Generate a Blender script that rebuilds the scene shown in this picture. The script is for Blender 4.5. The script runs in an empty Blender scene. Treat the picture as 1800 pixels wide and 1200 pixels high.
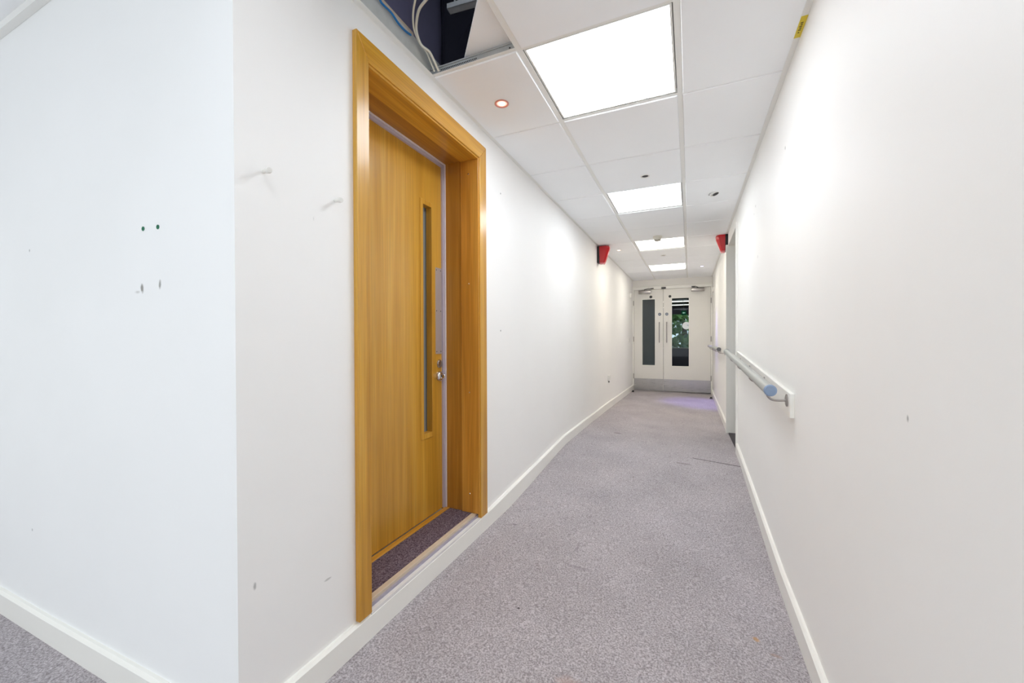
import bpy, bmesh, math, random
from mathutils import Vector, Matrix
random.seed(7)
scn = bpy.context.scene
COL = scn.collection
H = 1.1            # height of the lens above the datum; every z in the calls below is measured from the lens
CEIL = 1.191       # corridor ceiling above the lens
XL, XR = -1.083, 0.400
Y_NEAR, Y_END = 0.66, 8.60

def srgb(r, g, b):
    def f(c):
        c /= 255.0
        return c / 12.92 if c <= 0.04045 else ((c + 0.055) / 1.055) ** 2.4
    return (f(r), f(g), f(b), 1.0)

# ------------------------------------------------------------------ camera
yaw, pitch, roll = 0.418558843, 0.00722506, -0.00370718
F = Vector((-math.sin(yaw) * math.cos(pitch), math.cos(yaw) * math.cos(pitch), -math.sin(pitch)))
Rv = Vector((math.cos(yaw), math.sin(yaw), 0)); Uv = Rv.cross(F)
R2 = math.cos(roll) * Rv + math.sin(roll) * Uv
U2 = -math.sin(roll) * Rv + math.cos(roll) * Uv
cam = bpy.data.cameras.new('camera'); cam.sensor_width = 36.0; cam.lens = 36.0 * 702.74 / 1800.0
cam.clip_start = 0.02; cam.clip_end = 300
camo = bpy.data.objects.new('camera', cam); COL.objects.link(camo)
camo.matrix_world = Matrix(((R2.x, U2.x, -F.x, 0), (R2.y, U2.y, -F.y, 0), (R2.z, U2.z, -F.z, H), (0, 0, 0, 1)))
scn.camera = camo

# ------------------------------------------------------------------ world, exposure, large lights
scn.view_settings.view_transform = 'Standard'
scn.view_settings.look = 'None'
scn.view_settings.gamma = 1.0
scn.view_settings.use_curve_mapping = False
scn.view_settings.exposure = 0.75
scn.cycles.diffuse_bounces = 10; scn.cycles.max_bounces = 16; scn.cycles.sample_clamp_indirect = 6.0; scn.cycles.caustics_reflective = False
w = bpy.data.worlds.new('sky'); scn.world = w; w.use_nodes = True
bg = w.node_tree.nodes['Background']
bg.inputs[0].default_value = (0.80, 0.90, 1.0, 1); bg.inputs[1].default_value = 1.0

def area(name, loc, rot, sx, sy, power, color):
    l = bpy.data.lights.new(name, 'AREA'); l.shape = 'RECTANGLE'; l.size = sx; l.size_y = sy
    l.energy = power; l.color = color
    o = bpy.data.objects.new(name, l); COL.objects.link(o)
    o.location = (loc[0], loc[1], loc[2] + H); o.rotation_euler = rot
    return o
# fill lights added at the three unseen windows behind the lens, tilted up
for k, x in enumerate((-4.0, -2.35, -0.7)):
    area('window_daylight', (x, -3.56, 0.0), (math.radians(105), 0, 0), 1.26, 1.8, 9.5, (0.97, 0.98, 1.0))

# ------------------------------------------------------------------ materials
def new_mat(name):
    m = bpy.data.materials.new(name); m.use_nodes = True
    nt = m.node_tree; b = nt.nodes['Principled BSDF']
    return m, nt, b
def N(nt, kind, **kw):
    n = nt.nodes.new(kind)
    for k, v in kw.items(): setattr(n, k, v)
    return n
def simple(name, rgb, rough=0.5, metal=0.0, bump=0.0, bscale=60.0, vary=0.04, coat=0.0):
    m, nt, b = new_mat(name)
    tc = N(nt, 'ShaderNodeTexCoord'); no = N(nt, 'ShaderNodeTexNoise')
    no.inputs['Scale'].default_value = bscale; no.inputs['Detail'].default_value = 4
    nt.links.new(tc.outputs['Object'], no.inputs['Vector'])
    c = srgb(*rgb)
    ramp = N(nt, 'ShaderNodeMix', data_type='RGBA')
    ramp.inputs[6].default_value = tuple(max(0, v * (1 - vary)) for v in c[:3]) + (1,)
    ramp.inputs[7].default_value = tuple(min(1, v * (1 + vary)) for v in c[:3]) + (1,)
    nt.links.new(no.outputs[0], ramp.inputs[0]); nt.links.new(ramp.outputs[2], b.inputs['Base Color'])
    b.inputs['Roughness'].default_value = rough; b.inputs['Metallic'].default_value = metal
    if coat: b.inputs['Coat Weight'].default_value = coat; b.inputs['Coat Roughness'].default_value = 0.12
    if bump:
        bn = N(nt, 'ShaderNodeBump'); bn.inputs['Strength'].default_value = bump; bn.inputs['Distance'].default_value = 0.002
        nt.links.new(no.outputs[0], bn.inputs['Height']); nt.links.new(bn.outputs[0], b.inputs['Normal'])
    return m

def spots(nt, base_socket, pts):
    """small stains of their own shape at fixed places: (x, y, z, radius, rgb, amount, (sx, sy, sz))"""
    geo = N(nt, 'ShaderNodeNewGeometry')
    nz = N(nt, 'ShaderNodeTexNoise'); nz.inputs['Scale'].default_value = 45
    nt.links.new(geo.outputs['Position'], nz.inputs['Vector'])
    cur = base_socket
    for (x, y, z, r, rgb, amt, st) in pts:
        sub = N(nt, 'ShaderNodeVectorMath', operation='SUBTRACT'); sub.inputs[1].default_value = (x, y, z + H)
        nt.links.new(geo.outputs['Position'], sub.inputs[0])
        mu = N(nt, 'ShaderNodeVectorMath', operation='MULTIPLY'); mu.inputs[1].default_value = st
        nt.links.new(sub.outputs[0], mu.inputs[0])
        ln = N(nt, 'ShaderNodeVectorMath', operation='LENGTH'); nt.links.new(mu.outputs[0], ln.inputs[0])
        ad = N(nt, 'ShaderNodeMath', operation='MULTIPLY_ADD'); ad.inputs[1].default_value = r * 1.2; 
        nt.links.new(nz.outputs[0], ad.inputs[0]); nt.links.new(ln.outputs[1], ad.inputs[2])
        mr = N(nt, 'ShaderNodeMapRange'); mr.inputs[1].default_value = r * 1.7; mr.inputs[2].default_value = r * 1.1
        mr.inputs[3].default_value = 0; mr.inputs[4].default_value = amt
        nt.links.new(ad.outputs[0], mr.inputs[0])
        mx = N(nt, 'ShaderNodeMix', data_type='RGBA'); mx.inputs[7].default_value = srgb(*rgb)
        nt.links.new(mr.outputs[0], mx.inputs[0]); nt.links.new(cur, mx.inputs[6]); cur = mx.outputs[2]
    return cur

def paint(name, rgb, pts=(), rough=0.55):
    m, nt, b = new_mat(name)
    geo = N(nt, 'ShaderNodeNewGeometry')
    big = N(nt, 'ShaderNodeTexNoise'); big.inputs['Scale'].default_value = 2.2; big.inputs['Detail'].default_value = 3
    fine = N(nt, 'ShaderNodeTexNoise'); fine.inputs['Scale'].default_value = 170; fine.inputs['Detail'].default_value = 2
    nt.links.new(geo.outputs['Position'], big.inputs['Vector']); nt.links.new(geo.outputs['Position'], fine.inputs['Vector'])
    c = srgb(*rgb)
    mx = N(nt, 'ShaderNodeMix', data_type='RGBA')
    mx.inputs[6].default_value = (c[0] * 0.975, c[1] * 0.975, c[2] * 0.97, 1); mx.inputs[7].default_value = (min(1, c[0] * 1.02), min(1, c[1] * 1.02), min(1, c[2] * 1.02), 1)
    nt.links.new(big.outputs[0], mx.inputs[0])
    out = mx.outputs[2]
    if pts: out = spots(nt, out, pts)
    nt.links.new(out, b.inputs['Base Color'])
    b.inputs['Roughness'].default_value = rough
    bn = N(nt, 'ShaderNodeBump'); bn.inputs['Strength'].default_value = 0.10; bn.inputs['Distance'].default_value = 0.001
    nt.links.new(fine.outputs[0], bn.inputs['Height']); nt.links.new(bn.outputs[0], b.inputs['Normal'])
    return m

def wood(name, c1, c2, c3, axis='Z', rough=0.30, seed=0.0, fig=1.0):
    m, nt, b = new_mat(name)
    geo = N(nt, 'ShaderNodeNewGeometry')
    mp = N(nt, 'ShaderNodeMapping'); mp.inputs['Location'].default_value = (seed, seed * 1.7, seed * 0.6)
    s = {'X': (0.9, 22, 22), 'Y': (22, 0.9, 22), 'Z': (22, 22, 0.9)}[axis]
    mp.inputs['Scale'].default_value = s
    nt.links.new(geo.outputs['Position'], mp.inputs['Vector'])
    n1 = N(nt, 'ShaderNodeTexNoise'); n1.inputs['Scale'].default_value = 1.0 * fig; n1.inputs['Detail'].default_value = 6; n1.inputs['Distortion'].default_value = 0.6
    nt.links.new(mp.outputs[0], n1.inputs['Vector'])
    mp2 = N(nt, 'ShaderNodeMapping'); mp2.inputs['Scale'].default_value = tuple(v * (8 if v > 5 else 3) for v in s)
    nt.links.new(geo.outputs['Position'], mp2.inputs['Vector'])
    n2 = N(nt, 'ShaderNodeTexNoise'); n2.inputs['Scale'].default_value = 1.0; n2.inputs['Detail'].default_value = 3
    nt.links.new(mp2.outputs[0], n2.inputs['Vector'])
    r = N(nt, 'ShaderNodeValToRGB'); e = r.color_ramp.elements
    e[0].position = 0.32; e[0].color = srgb(*c1); e[1].position = 0.70; e[1].color = srgb(*c3)
    k = e.new(0.5); k.color = srgb(*c2)
    nt.links.new(n1.outputs[0], r.inputs[0])
    fine = N(nt, 'ShaderNodeMapRange'); fine.inputs[1].default_value = 0.35; fine.inputs[2].default_value = 0.7; fine.inputs[3].default_value = 0.86; fine.inputs[4].default_value = 1.06
    nt.links.new(n2.outputs[0], fine.inputs[0])
    mu = N(nt, 'ShaderNodeVectorMath', operation='SCALE')
    nt.links.new(r.outputs[0], mu.inputs[0]); nt.links.new(fine.outputs[0], mu.inputs[3])
    nt.links.new(mu.outputs[0], b.inputs['Base Color'])
    b.inputs['Roughness'].default_value = rough
    b.inputs['Coat Weight'].default_value = 0.25; b.inputs['Coat Roughness'].default_value = 0.15
    bn = N(nt, 'ShaderNodeBump'); bn.inputs['Strength'].default_value = 0.08; bn.inputs['Distance'].default_value = 0.001
    nt.links.new(n2.outputs[0], bn.inputs['Height']); nt.links.new(bn.outputs[0], b.inputs['Normal'])
    return m

def carpet(name, dark, mid, light, pts=(), seam=None):
    m, nt, b = new_mat(name)
    geo = N(nt, 'ShaderNodeNewGeometry')
    n1 = N(nt, 'ShaderNodeTexNoise'); n1.inputs['Scale'].default_value = 150; n1.inputs['Detail'].default_value = 3; n1.inputs['Roughness'].default_value = 0.75
    n2 = N(nt, 'ShaderNodeTexNoise'); n2.inputs['Scale'].default_value = 2.6; n2.inputs['Detail'].default_value = 5
    n3 = N(nt, 'ShaderNodeTexNoise'); n3.inputs['Scale'].default_value = 0.7
    for n in (n1, n2, n3): nt.links.new(geo.outputs['Position'], n.inputs['Vector'])
    r = N(nt, 'ShaderNodeValToRGB'); e = r.color_ramp.elements
    e[0].position = 0.36; e[0].color = srgb(*dark); e[1].position = 0.64; e[1].color = srgb(*light)
    k = e.new(0.5); k.color = srgb(*mid)
    nt.links.new(n1.outputs[0], r.inputs[0])
    wear = N(nt, 'ShaderNodeMapRange'); wear.inputs[1].default_value = 0.3; wear.inputs[2].default_value = 0.7; wear.inputs[3].default_value = 0.90; wear.inputs[4].default_value = 1.07
    nt.links.new(n2.outputs[0], wear.inputs[0])
    mu = N(nt, 'ShaderNodeVectorMath', operation='SCALE')
    nt.links.new(r.outputs[0], mu.inputs[0]); nt.links.new(wear.outputs[0], mu.inputs[3])
    tint = N(nt, 'ShaderNodeMix', data_type='RGBA', blend_type='MULTIPLY'); tint.inputs[0].default_value = 1
    ti = N(nt, 'ShaderNodeMix', data_type='RGBA'); ti.inputs[6].default_value = (1.0, 0.965, 0.94, 1); ti.inputs[7].default_value = (0.985, 0.985, 1.03, 1)
    nt.links.new(n3.outputs[0], ti.inputs[0]); nt.links.new(mu.outputs[0], tint.inputs[6]); nt.links.new(ti.outputs[2], tint.inputs[7])
    out = tint.outputs[2]
    if pts: out = spots(nt, out, pts)
    nt.links.new(out, b.inputs['Base Color'])
    b.inputs['Roughness'].default_value = 0.95; b.inputs['Specular IOR Level'].default_value = 0.1
    bn = N(nt, 'ShaderNodeBump'); bn.inputs['Strength'].default_value = 0.5; bn.inputs['Distance'].default_value = 0.003
    nt.links.new(n1.outputs[0], bn.inputs['Height']); nt.links.new(bn.outputs[0], b.inputs['Normal'])
    return m

def emit(name, rgb, s, tube=False):
    m, nt, b = new_mat(name)
    c = srgb(*rgb)
    b.inputs['Base Color'].default_value = c if s < 1 else (0.8, 0.8, 0.8, 1)
    b.inputs['Emission Color'].default_value = c; b.inputs['Emission Strength'].default_value = s
    return m
def brushed(name, rgb, rough=0.3, axis='Z'):
    m, nt, b = new_mat(name)
    tc = N(nt, 'ShaderNodeTexCoord'); mp = N(nt, 'ShaderNodeMapping')
    mp.inputs['Scale'].default_value = (6, 6, 500) if axis == 'X' else (500, 500, 6)
    no = N(nt, 'ShaderNodeTexNoise'); no.inputs['Scale'].default_value = 1
    nt.links.new(tc.outputs['Object'], mp.inputs[0]); nt.links.new(mp.outputs[0], no.inputs['Vector'])
    mr = N(nt, 'ShaderNodeMapRange'); mr.inputs[3].default_value = rough * 0.75; mr.inputs[4].default_value = rough * 1.3
    nt.links.new(no.outputs[0], mr.inputs[0]); nt.links.new(mr.outputs[0], b.inputs['Roughness'])
    b.inputs['Base Color'].default_value = srgb(*rgb); b.inputs['Metallic'].default_value = 1.0
    return m
def glass(name, tint, gl=0.06):
    m = bpy.data.materials.new(name); m.use_nodes = True; nt = m.node_tree; nt.nodes.clear()
    o = N(nt, 'ShaderNodeOutputMaterial'); tr = N(nt, 'ShaderNodeBsdfTransparent'); tr.inputs[0].default_value = tint
    g = N(nt, 'ShaderNodeBsdfGlossy'); g.inputs['Roughness'].default_value = 0.02
    fr = N(nt, 'ShaderNodeFresnel'); fr.inputs[0].default_value = 1.2
    mx = N(nt, 'ShaderNodeMixShader'); nt.links.new(fr.outputs[0], mx.inputs[0]); nt.links.new(tr.outputs[0], mx.inputs[1]); nt.links.new(g.outputs[0], mx.inputs[2])
    nt.links.new(mx.outputs[0], o.inputs[0]); return m

M = {}
G = (150, 150, 148)
M['wall_l'] = paint('wall_paint_left', (244, 243, 241), [
    (XL, 0.705, -0.672, 0.006, (150, 150, 148), .7, (1, 1.2, .5)), (XL, 0.945, -0.785, 0.006, (180, 180, 178), .7, (1, .4, 1.6)),
    (XL, 2.267, 0.909, 0.006, (110, 110, 110), .9, (1, 1, 1)), (XL, 2.26, 0.05, 0.006, (110, 110, 110), .9, (1, 1, 1)),
    (XL, 0.90, 0.38, 0.004, (205, 205, 203), .6, (1, 2, .5))])
M['wall_r'] = paint('wall_paint_right', (244, 243, 240), [
    (XR, 2.192, 0.869, 0.006, (110, 110, 108), .9, (1, 1, .6)), (XR, 1.056, -0.163, 0.005, (150, 150, 148), .8, (1, 1, .6)),
    (XR, 3.097, 0.876, 0.009, G, .8, (1, 1, 1)), (XR, 3.16, 0.84, 0.008, G, .8, (1, 1, 1)), (XR, 3.0, 0.52, 0.008, (170, 170, 168), .7, (1, 1, .6)),
    (XR, 3.87, 0.63, 0.010, (170, 170, 165), .7, (1, 1, .5))])
M['wall_n'] = paint('wall_paint_near', (242, 243, 243), [
    (-1.533, Y_NEAR, 0.158, 0.009, (140, 138, 132), .95, (.9, 1, .6)), (-1.56, Y_NEAR, 0.148, 0.009, (200, 200, 198), .8, (.5, 1, 1.5)),
    (-1.436, Y_NEAR, 0.163, 0.008, (150, 150, 146), .95, (1.1, 1, .6)),
    (-2.343, Y_NEAR, 0.349, 0.006, (150, 150, 150), .7, (1, 1, 1)), (-2.35, Y_NEAR, -0.74, 0.006, (170, 170, 170), .7, (1, 1, 1))])
M['wall_e'] = paint('wall_paint_end', (238, 236, 231))
M['gloss'] = paint('white_gloss_trim', (243, 242, 236), rough=0.32)
M['gloss_door'] = paint('white_satin_door', (228, 226, 220), rough=0.35)
M['tile'] = paint('ceiling_tile_white', (246, 248, 250), rough=0.9)
M['tee'] = paint('white_powder_coated_tee', (236, 236, 233), rough=0.45)
M['galv'] = simple('galvanised_steel', (186, 188, 188), 0.4, 0.35, vary=.1, bscale=90)
M['wood_v'] = wood('oak_veneer_vertical', (186, 132, 38), (206, 152, 52), (217, 168, 70), 'Z', seed=1.3)
M['wood_leaf'] = wood('oak_veneer_leaf', (190, 138, 42), (204, 152, 54), (214, 166, 70), 'Z', seed=5.3, fig=.7)
M['wood_h'] = wood('oak_veneer_horizontal', (186, 130, 38), (206, 150, 50), (218, 166, 66), 'Y', seed=2.3)
M['wood_jamb'] = wood('oak_lining', (186, 126, 44), (204, 144, 56), (212, 156, 68), 'Z', seed=8.1)
M['wood_frame'] = wood('oak_frame_darker', (164, 112, 38), (184, 130, 50), (198, 144, 60), 'Z', seed=11.1)
M['wood_frame_h'] = wood('oak_frame_darker_head', (160, 110, 38), (180, 128, 50), (194, 142, 60), 'Y', seed=12.1)
M['carpet'] = carpet('grey_mauve_carpet', (136, 131, 132), (171, 166, 168), (203, 199, 202), [
    (0.235, 1.80, -1.165, 0.013, (190, 146, 90), .7, (1, 1, 0)), (0.29, 1.74, -1.165, 0.010, (170, 140, 120), .4, (.5, 1, 0)),
    (-0.95, 2.16, -1.1, 0.012, (100, 92, 100), .5, (.6, 1, 0)), (-0.55, 2.10, -1.1, 0.012, (130, 122, 128), .4, (1, .2, 0)),
    (-0.50, 1.92, -1.1, 0.014, (130, 122, 128), .4, (.2, 1.3, 0)), (-0.65, 1.52, -1.1, 0.007, (60, 55, 60), .8, (1, 1, 0)),
    (-0.36, 1.27, -1.1, 0.03, (176, 150, 140), .5, (.6, 1, 0)),
    (-0.70, 4.35, -1.0, 0.03, (105, 96, 98), .5, (.6, 1, 0)), (-0.05, 3.62, -1.05, 0.02, (115, 106, 104), .5, (.3, 1, 0))])
M['carpet_thr'] = carpet('darker_threshold_carpet', (66, 56, 66), (104, 92, 102), (140, 128, 138))
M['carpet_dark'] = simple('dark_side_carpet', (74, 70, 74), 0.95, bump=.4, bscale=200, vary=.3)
M['seam'] = simple('carpet_seam_dark', (92, 86, 90), 0.9)
M['seal'] = simple('lilac_grey_seal', (186, 178, 190), 0.4)
M['seal_w'] = simple('white_seal_lip', (224, 218, 222), 0.4)
M['beige'] = simple('beige_packing_strip', (206, 190, 168), 0.6, vary=.06, bscale=30)
M['mauve'] = simple('mauve_grey_screed', (166, 162, 176), 0.7, vary=.1, bscale=25)
M['filler'] = simple('rough_white_filler', (228, 226, 224), 0.7, bump=.6, bscale=50, vary=.05)
M['steel'] = brushed('brushed_stainless_steel', (186, 184, 182), 0.28, 'X')
M['steel_plate'] = simple('satin_finger_plate', (186, 176, 172), 0.42, 0.35)
M['chrome'] = simple('polished_chrome', (215, 212, 210), 0.08, 1.0)
M['satin'] = simple('satin_nickel', (170, 165, 162), 0.28, 1.0)
M['black'] = simple('black_plastic', (28, 28, 32), 0.4)
M['darkmetal'] = simple('dark_metal', (70, 68, 70), 0.35, 0.8)
M['red'] = simple('red_moulded_plastic', (196, 24, 34), 0.28, coat=.3, vary=.03)
M['redlens'] = simple('pale_red_lens', (214, 120, 124), 0.2, vary=.05)
M['plastic'] = simple('white_plastic', (232, 231, 226), 0.35, vary=.02)
M['cream'] = simple('cream_plastic', (222, 219, 206), 0.4, vary=.02)
M['rail'] = simple('pale_grey_rail_sleeve', (164, 166, 162), 0.42, vary=.03, bscale=40)
M['railcap'] = simple('blue_grey_end_cap', (134, 154, 182), 0.45, vary=.03)
M['green'] = simple('green_wall_plug', (22, 110, 78), 0.5)
M['raw'] = simple('grey_plug_hole', (150, 148, 142), 0.8)
M['yellow'] = simple('yellow_sticker', (226, 204, 58), 0.5, vary=.04)
M['yink'] = simple('olive_print', (110, 96, 14), 0.6)
M['blue'] = simple('blue_cable_sheath', (20, 112, 178), 0.4)
M['cablew'] = simple('cream_cable_sheath', (226, 220, 204), 0.42)
M['plaster'] = simple('raw_grey_plaster', (196, 196, 192), 0.85, bump=.6, bscale=22, vary=.16)
M['batten'] = simple('pale_batten', (206, 186, 166), 0.8, vary=.1)
M['membrane'] = simple('purple_grey_membrane', (120, 116, 142), 0.32, bump=.5, bscale=8, vary=.15)
M['blackfoil'] = simple('black_foil_duct_wrap', (36, 36, 44), 0.22, bump=.8, bscale=7, vary=.2)
M['soffit'] = simple('dark_concrete_soffit', (70, 68, 74), 0.9, bump=.4, bscale=12)
M['panel_on'] = emit('lit_opal_diffuser', (240, 247, 255), 7.0)
M['panel_soft'] = emit('lit_opal_diffuser_soft', (240, 247, 255), 3.6)
M['panel_warm'] = emit('lit_opal_diffuser_warm', (255, 250, 236), 6.6)
M['glow_warm'] = emit('warm_lamp_face', (255, 176, 156), 0.9)
M['glow_core'] = emit('warm_lamp_core', (255, 236, 226), 2.4)
M['glow_blue'] = emit('violet_lamp_face', (196, 190, 255), 4.0)
M['copper'] = simple('copper_pink_baffle', (222, 160, 146), 0.3, 0.5)
M['glass'] = glass('clear_glass', (0.82, 0.86, 0.86, 1))
M['obscure'] = simple('obscured_dark_glass', (84, 90, 90), 0.12, vary=.05)
M['obscure_l'] = simple('grey_glass_blind', (120, 126, 128), 0.3, vary=.05)
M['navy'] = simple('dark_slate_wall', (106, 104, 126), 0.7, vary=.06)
M['greywall'] = simple('grey_partition', (205, 205, 208), 0.7, vary=.08, bscale=3)
M['far_ceiling'] = simple('charcoal_ceiling', (52, 50, 52), 0.8)  # dimness of the far space put into the ceiling colour
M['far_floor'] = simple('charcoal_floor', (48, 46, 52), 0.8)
M['sign'] = simple('grey_blue_disc_sign', (96, 106, 126), 0.4)
M['signw'] = simple('pale_sign_print', (208, 210, 214), 0.5)
M['sticker'] = simple('white_vinyl_sticker', (226, 232, 234), 0.5)
M['darkcap'] = simple('dark_grey_end_cap', (92, 92, 96), 0.45)
M['exit'] = emit('green_exit_sign', (4, 90, 60), 0.25)
M['exitw'] = emit('white_exit_arrow', (200, 240, 220), 0.6)
M['far_light'] = emit('far_strip_lamp', (255, 252, 244), 1.3)

def leaf_mat():
    m, nt, b = new_mat('leaf_greens')
    oi = N(nt, 'ShaderNodeNewGeometry'); no = N(nt, 'ShaderNodeTexNoise'); no.inputs['Scale'].default_value = 1.3; no.inputs['Detail'].default_value = 5
    nt.links.new(oi.outputs['Position'], no.inputs['Vector'])
    r = N(nt, 'ShaderNodeValToRGB'); e = r.color_ramp.elements
    e[0].position = .35; e[0].color = srgb(40, 78, 52); e[1].position = .65; e[1].color = srgb(130, 170, 92)
    nt.links.new(no.outputs[0], r.inputs[0]); nt.links.new(r.outputs[0], b.inputs['Base Color']); b.inputs['Roughness'].default_value = .6
    return m
M['leaf'] = leaf_mat()
M['bark'] = simple('bark', (80, 66, 52), 0.9)

# ------------------------------------------------------------------ mesh helpers (z is measured from the lens)
def mesh_obj(name, bm, mat, parent=None, smooth=False, origin=None):
    bmesh.ops.recalc_face_normals(bm, faces=bm.faces)
    for v in bm.verts: v.co.z += H
    xs = [v.co.x for v in bm.verts]; ys = [v.co.y for v in bm.verts]; zs = [v.co.z for v in bm.verts]
    o0 = Vector(((min(xs) + max(xs)) / 2, (min(ys) + max(ys)) / 2, min(zs))) if origin is None else Vector(origin)
    for v in bm.verts: v.co -= o0
    me = bpy.data.meshes.new(name); bm.to_mesh(me); bm.free()
    if smooth:
        for p in me.polygons: p.use_smooth = True
        if smooth != 'all':
            me.set_sharp_from_angle(angle=math.radians(38))
    ml = mat if isinstance(mat, (list, tuple)) else [mat]
    for mm in ml: me.materials.append(mm)
    o = bpy.data.objects.new(name, me); COL.objects.link(o)
    if parent is not None:
        o.parent = parent; p = Vector((0, 0, 0)); q = parent
        while q is not None: p += q.location; q = q.parent
        o.location = o0 - p
    else: o.location = o0
    return o
def tag(o, label=None, cat=None, group=None, kind=None):
    if label: o['label'] = label
    if cat: o['category'] = cat
    if group: o['group'] = group
    if kind: o['kind'] = kind
    return o
def empty(name, loc, label=None, cat=None, group=None, kind=None):
    o = bpy.data.objects.new(name, None); COL.objects.link(o); o.location = (loc[0], loc[1], loc[2] + H)
    o.empty_display_size = 0.1
    return tag(o, label, cat, group, kind)
def bbox(bm, x0, x1, y0, y1, z0, z1, bev=0.0, seg=1):
    t = bmesh.new()
    vs = [t.verts.new((x, y, z)) for x in (x0, x1) for y in (y0, y1) for z in (z0, z1)]
    for f in ((0, 1, 3, 2), (4, 6, 7, 5), (0, 4, 5, 1), (2, 3, 7, 6), (0, 2, 6, 4), (1, 5, 7, 3)):
        t.faces.new([vs[i] for i in f])
    if bev > 0: bmesh.ops.bevel(t, geom=list(t.edges), offset=bev, segments=seg, profile=.5, affect='EDGES')
    merge(bm, t); return bm
def merge(bm, t):
    me = bpy.data.meshes.new('tmp'); t.to_mesh(me); t.free(); bm.from_mesh(me); bpy.data.meshes.remove(me)
def box(name, mat, dims, parent=None, bev=0.0, seg=1, **kw):
    bm = bmesh.new(); bbox(bm, *dims, bev, seg); return mesh_obj(name, bm, mat, parent, smooth=bev > 0 and seg > 1, **kw)
def poly_extrude(bm, pts, d):
    """pts: list of 3D points (planar), extruded by vector d"""
    a = [bm.verts.new(p) for p in pts]; b = [bm.verts.new(Vector(p) + Vector(d)) for p in pts]
    n = len(pts)
    bm.faces.new(a); bm.faces.new(b[::-1])
    for i in range(n): bm.faces.new((a[i], b[i], b[(i + 1) % n], a[(i + 1) % n]))
def basis(d):
    d = Vector(d).normalized(); u = d.cross(Vector((0, 0, 1)))
    if u.length < 1e-4: u = Vector((1, 0, 0))
    u.normalize(); return d, u, d.cross(u)
def tube(bm, pts, r, n=12, caps=True):
    pts = [Vector(p) for p in pts]; rings = []
    rr = r if isinstance(r, (list, tuple)) else [r] * len(pts)
    prev = None
    for i, p in enumerate(pts):
        d = (pts[min(i + 1, len(pts) - 1)] - pts[max(i - 1, 0)]).normalized()
        if prev is None: _, u, v = basis(d)
        else:
            u = (prev - d * prev.dot(d)).normalized(); v = d.cross(u)
        prev = u
        rings.append([bm.verts.new(p + (u * math.cos(2 * math.pi * k / n) + v * math.sin(2 * math.pi * k / n)) * rr[i]) for k in range(n)])
    for a, b in zip(rings, rings[1:]):
        for k in range(n): bm.faces.new((a[k], a[(k + 1) % n], b[(k + 1) % n], b[k]))
    if caps: bm.faces.new(rings[0][::-1]); bm.faces.new(rings[-1])
def lathe(bm, c, axis, prof, n=24):
    """prof: list of (radius, height along axis) from point c"""
    d, u, v = basis(axis); c = Vector(c); rings = []
    for r, h in prof:
        if r < 1e-6: rings.append([bm.verts.new(c + d * h)])
        else: rings.append([bm.verts.new(c + d * h + (u * math.cos(2 * math.pi * k / n) + v * math.sin(2 * math.pi * k / n)) * r) for k in range(n)])
    for a, b in zip(rings, rings[1:]):
        for k in range(n):
            k2 = (k + 1) % n
            if len(a) == 1 and len(b) == 1: continue
            if len(a) == 1: bm.faces.new((a[0], b[k2], b[k]))
            elif len(b) == 1: bm.faces.new((a[k], a[k2], b[0]))
            else: bm.faces.new((a[k], a[k2], b[k2], b[k]))
def smooth_path(pts, sub=6):
    pts = [Vector(p) for p in pts]; out = []
    for i in range(len(pts) - 1):
        p0 = pts[max(i - 1, 0)]; p1 = pts[i]; p2 = pts[i + 1]; p3 = pts[min(i + 2, len(pts) - 1)]
        for k in range(sub):
            t = k / sub
            out.append(0.5 * ((2 * p1) + (p2 - p0) * t + (2 * p0 - 5 * p1 + 4 * p2 - p3) * t * t + (3 * p1 - p0 - 3 * p2 + p3) * t ** 3))
    out.append(pts[-1]); return out
def lerp(tab, y):
    if y <= tab[0][0]: return tab[0][1]
    for (a, za), (b, zb) in zip(tab, tab[1:]):
        if y <= b: return za + (zb - za) * (y - a) / (b - a)
    return tab[-1][1]

# ------------------------------------------------------------------ floor: near level, a ramp up, then nearly level to the doors
FL = [(-4, -1.12), (0.3, -1.10), (0.9, -1.095), (2.35, -1.090), (2.7, -1.066), (3.05, -1.035), (3.4, -1.006), (3.65, -0.992), (4.7, -0.996), (5.7, -1.013), (7.2, -1.045), (8.6, -1.072), (20, -1.10)]
FR = [(-4, -1.19), (1.9, -1.184), (2.4, -1.171), (2.95, -1.127), (3.35, -1.092), (3.75, -1.062), (4.2, -1.057), (5.1, -1.090), (8.6, -1.088), (20, -1.10)]
def floor_z(x, y):
    l, r = lerp(FL, y), lerp(FR, y)
    if x > XR: return r
    if x < XL: return l + (-1.135 - l) * min(1, (XL - x) / 1.7)
    return r + (l - r) * (XR - x) / (XR - XL)
bm = bmesh.new()
fx = [-5.0, -4.0, -2.8, -2.2, -1.6, XL, -0.8, -0.4, 0.0, XR]
fy = [-3.6, -2, -1, 0, 0.3, 0.66, 0.78]
fy2 = [0.78, 1.2, 1.6, 1.9, 2.15, 2.35, 2.5, 2.7, 2.9, 3.05, 3.2, 3.4, 3.55, 3.65, 3.75, 4.2, 4.7, 5.2, 5.7, 6.4, 7.2, 8.0, 8.72]
def fgrid(xs, ys):
    g = [[bm.verts.new((x, y, floor_z(x, y))) for y in ys] for x in xs]
    for i in range(len(xs) - 1):
        for j in range(len(ys) - 1): bm.faces.new((g[i][j], g[i + 1][j], g[i + 1][j + 1], g[i][j + 1]))
fgrid(fx, fy); fgrid(fx[5:], fy2)
bmesh.ops.remove_doubles(bm, verts=bm.verts, dist=1e-5)
tag(mesh_obj('floor', bm, M['carpet'], smooth='all'), 'grey mauve speckled carpet rising in a gentle ramp along the corridor', kind='structure')
sm = bmesh.new()
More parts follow.
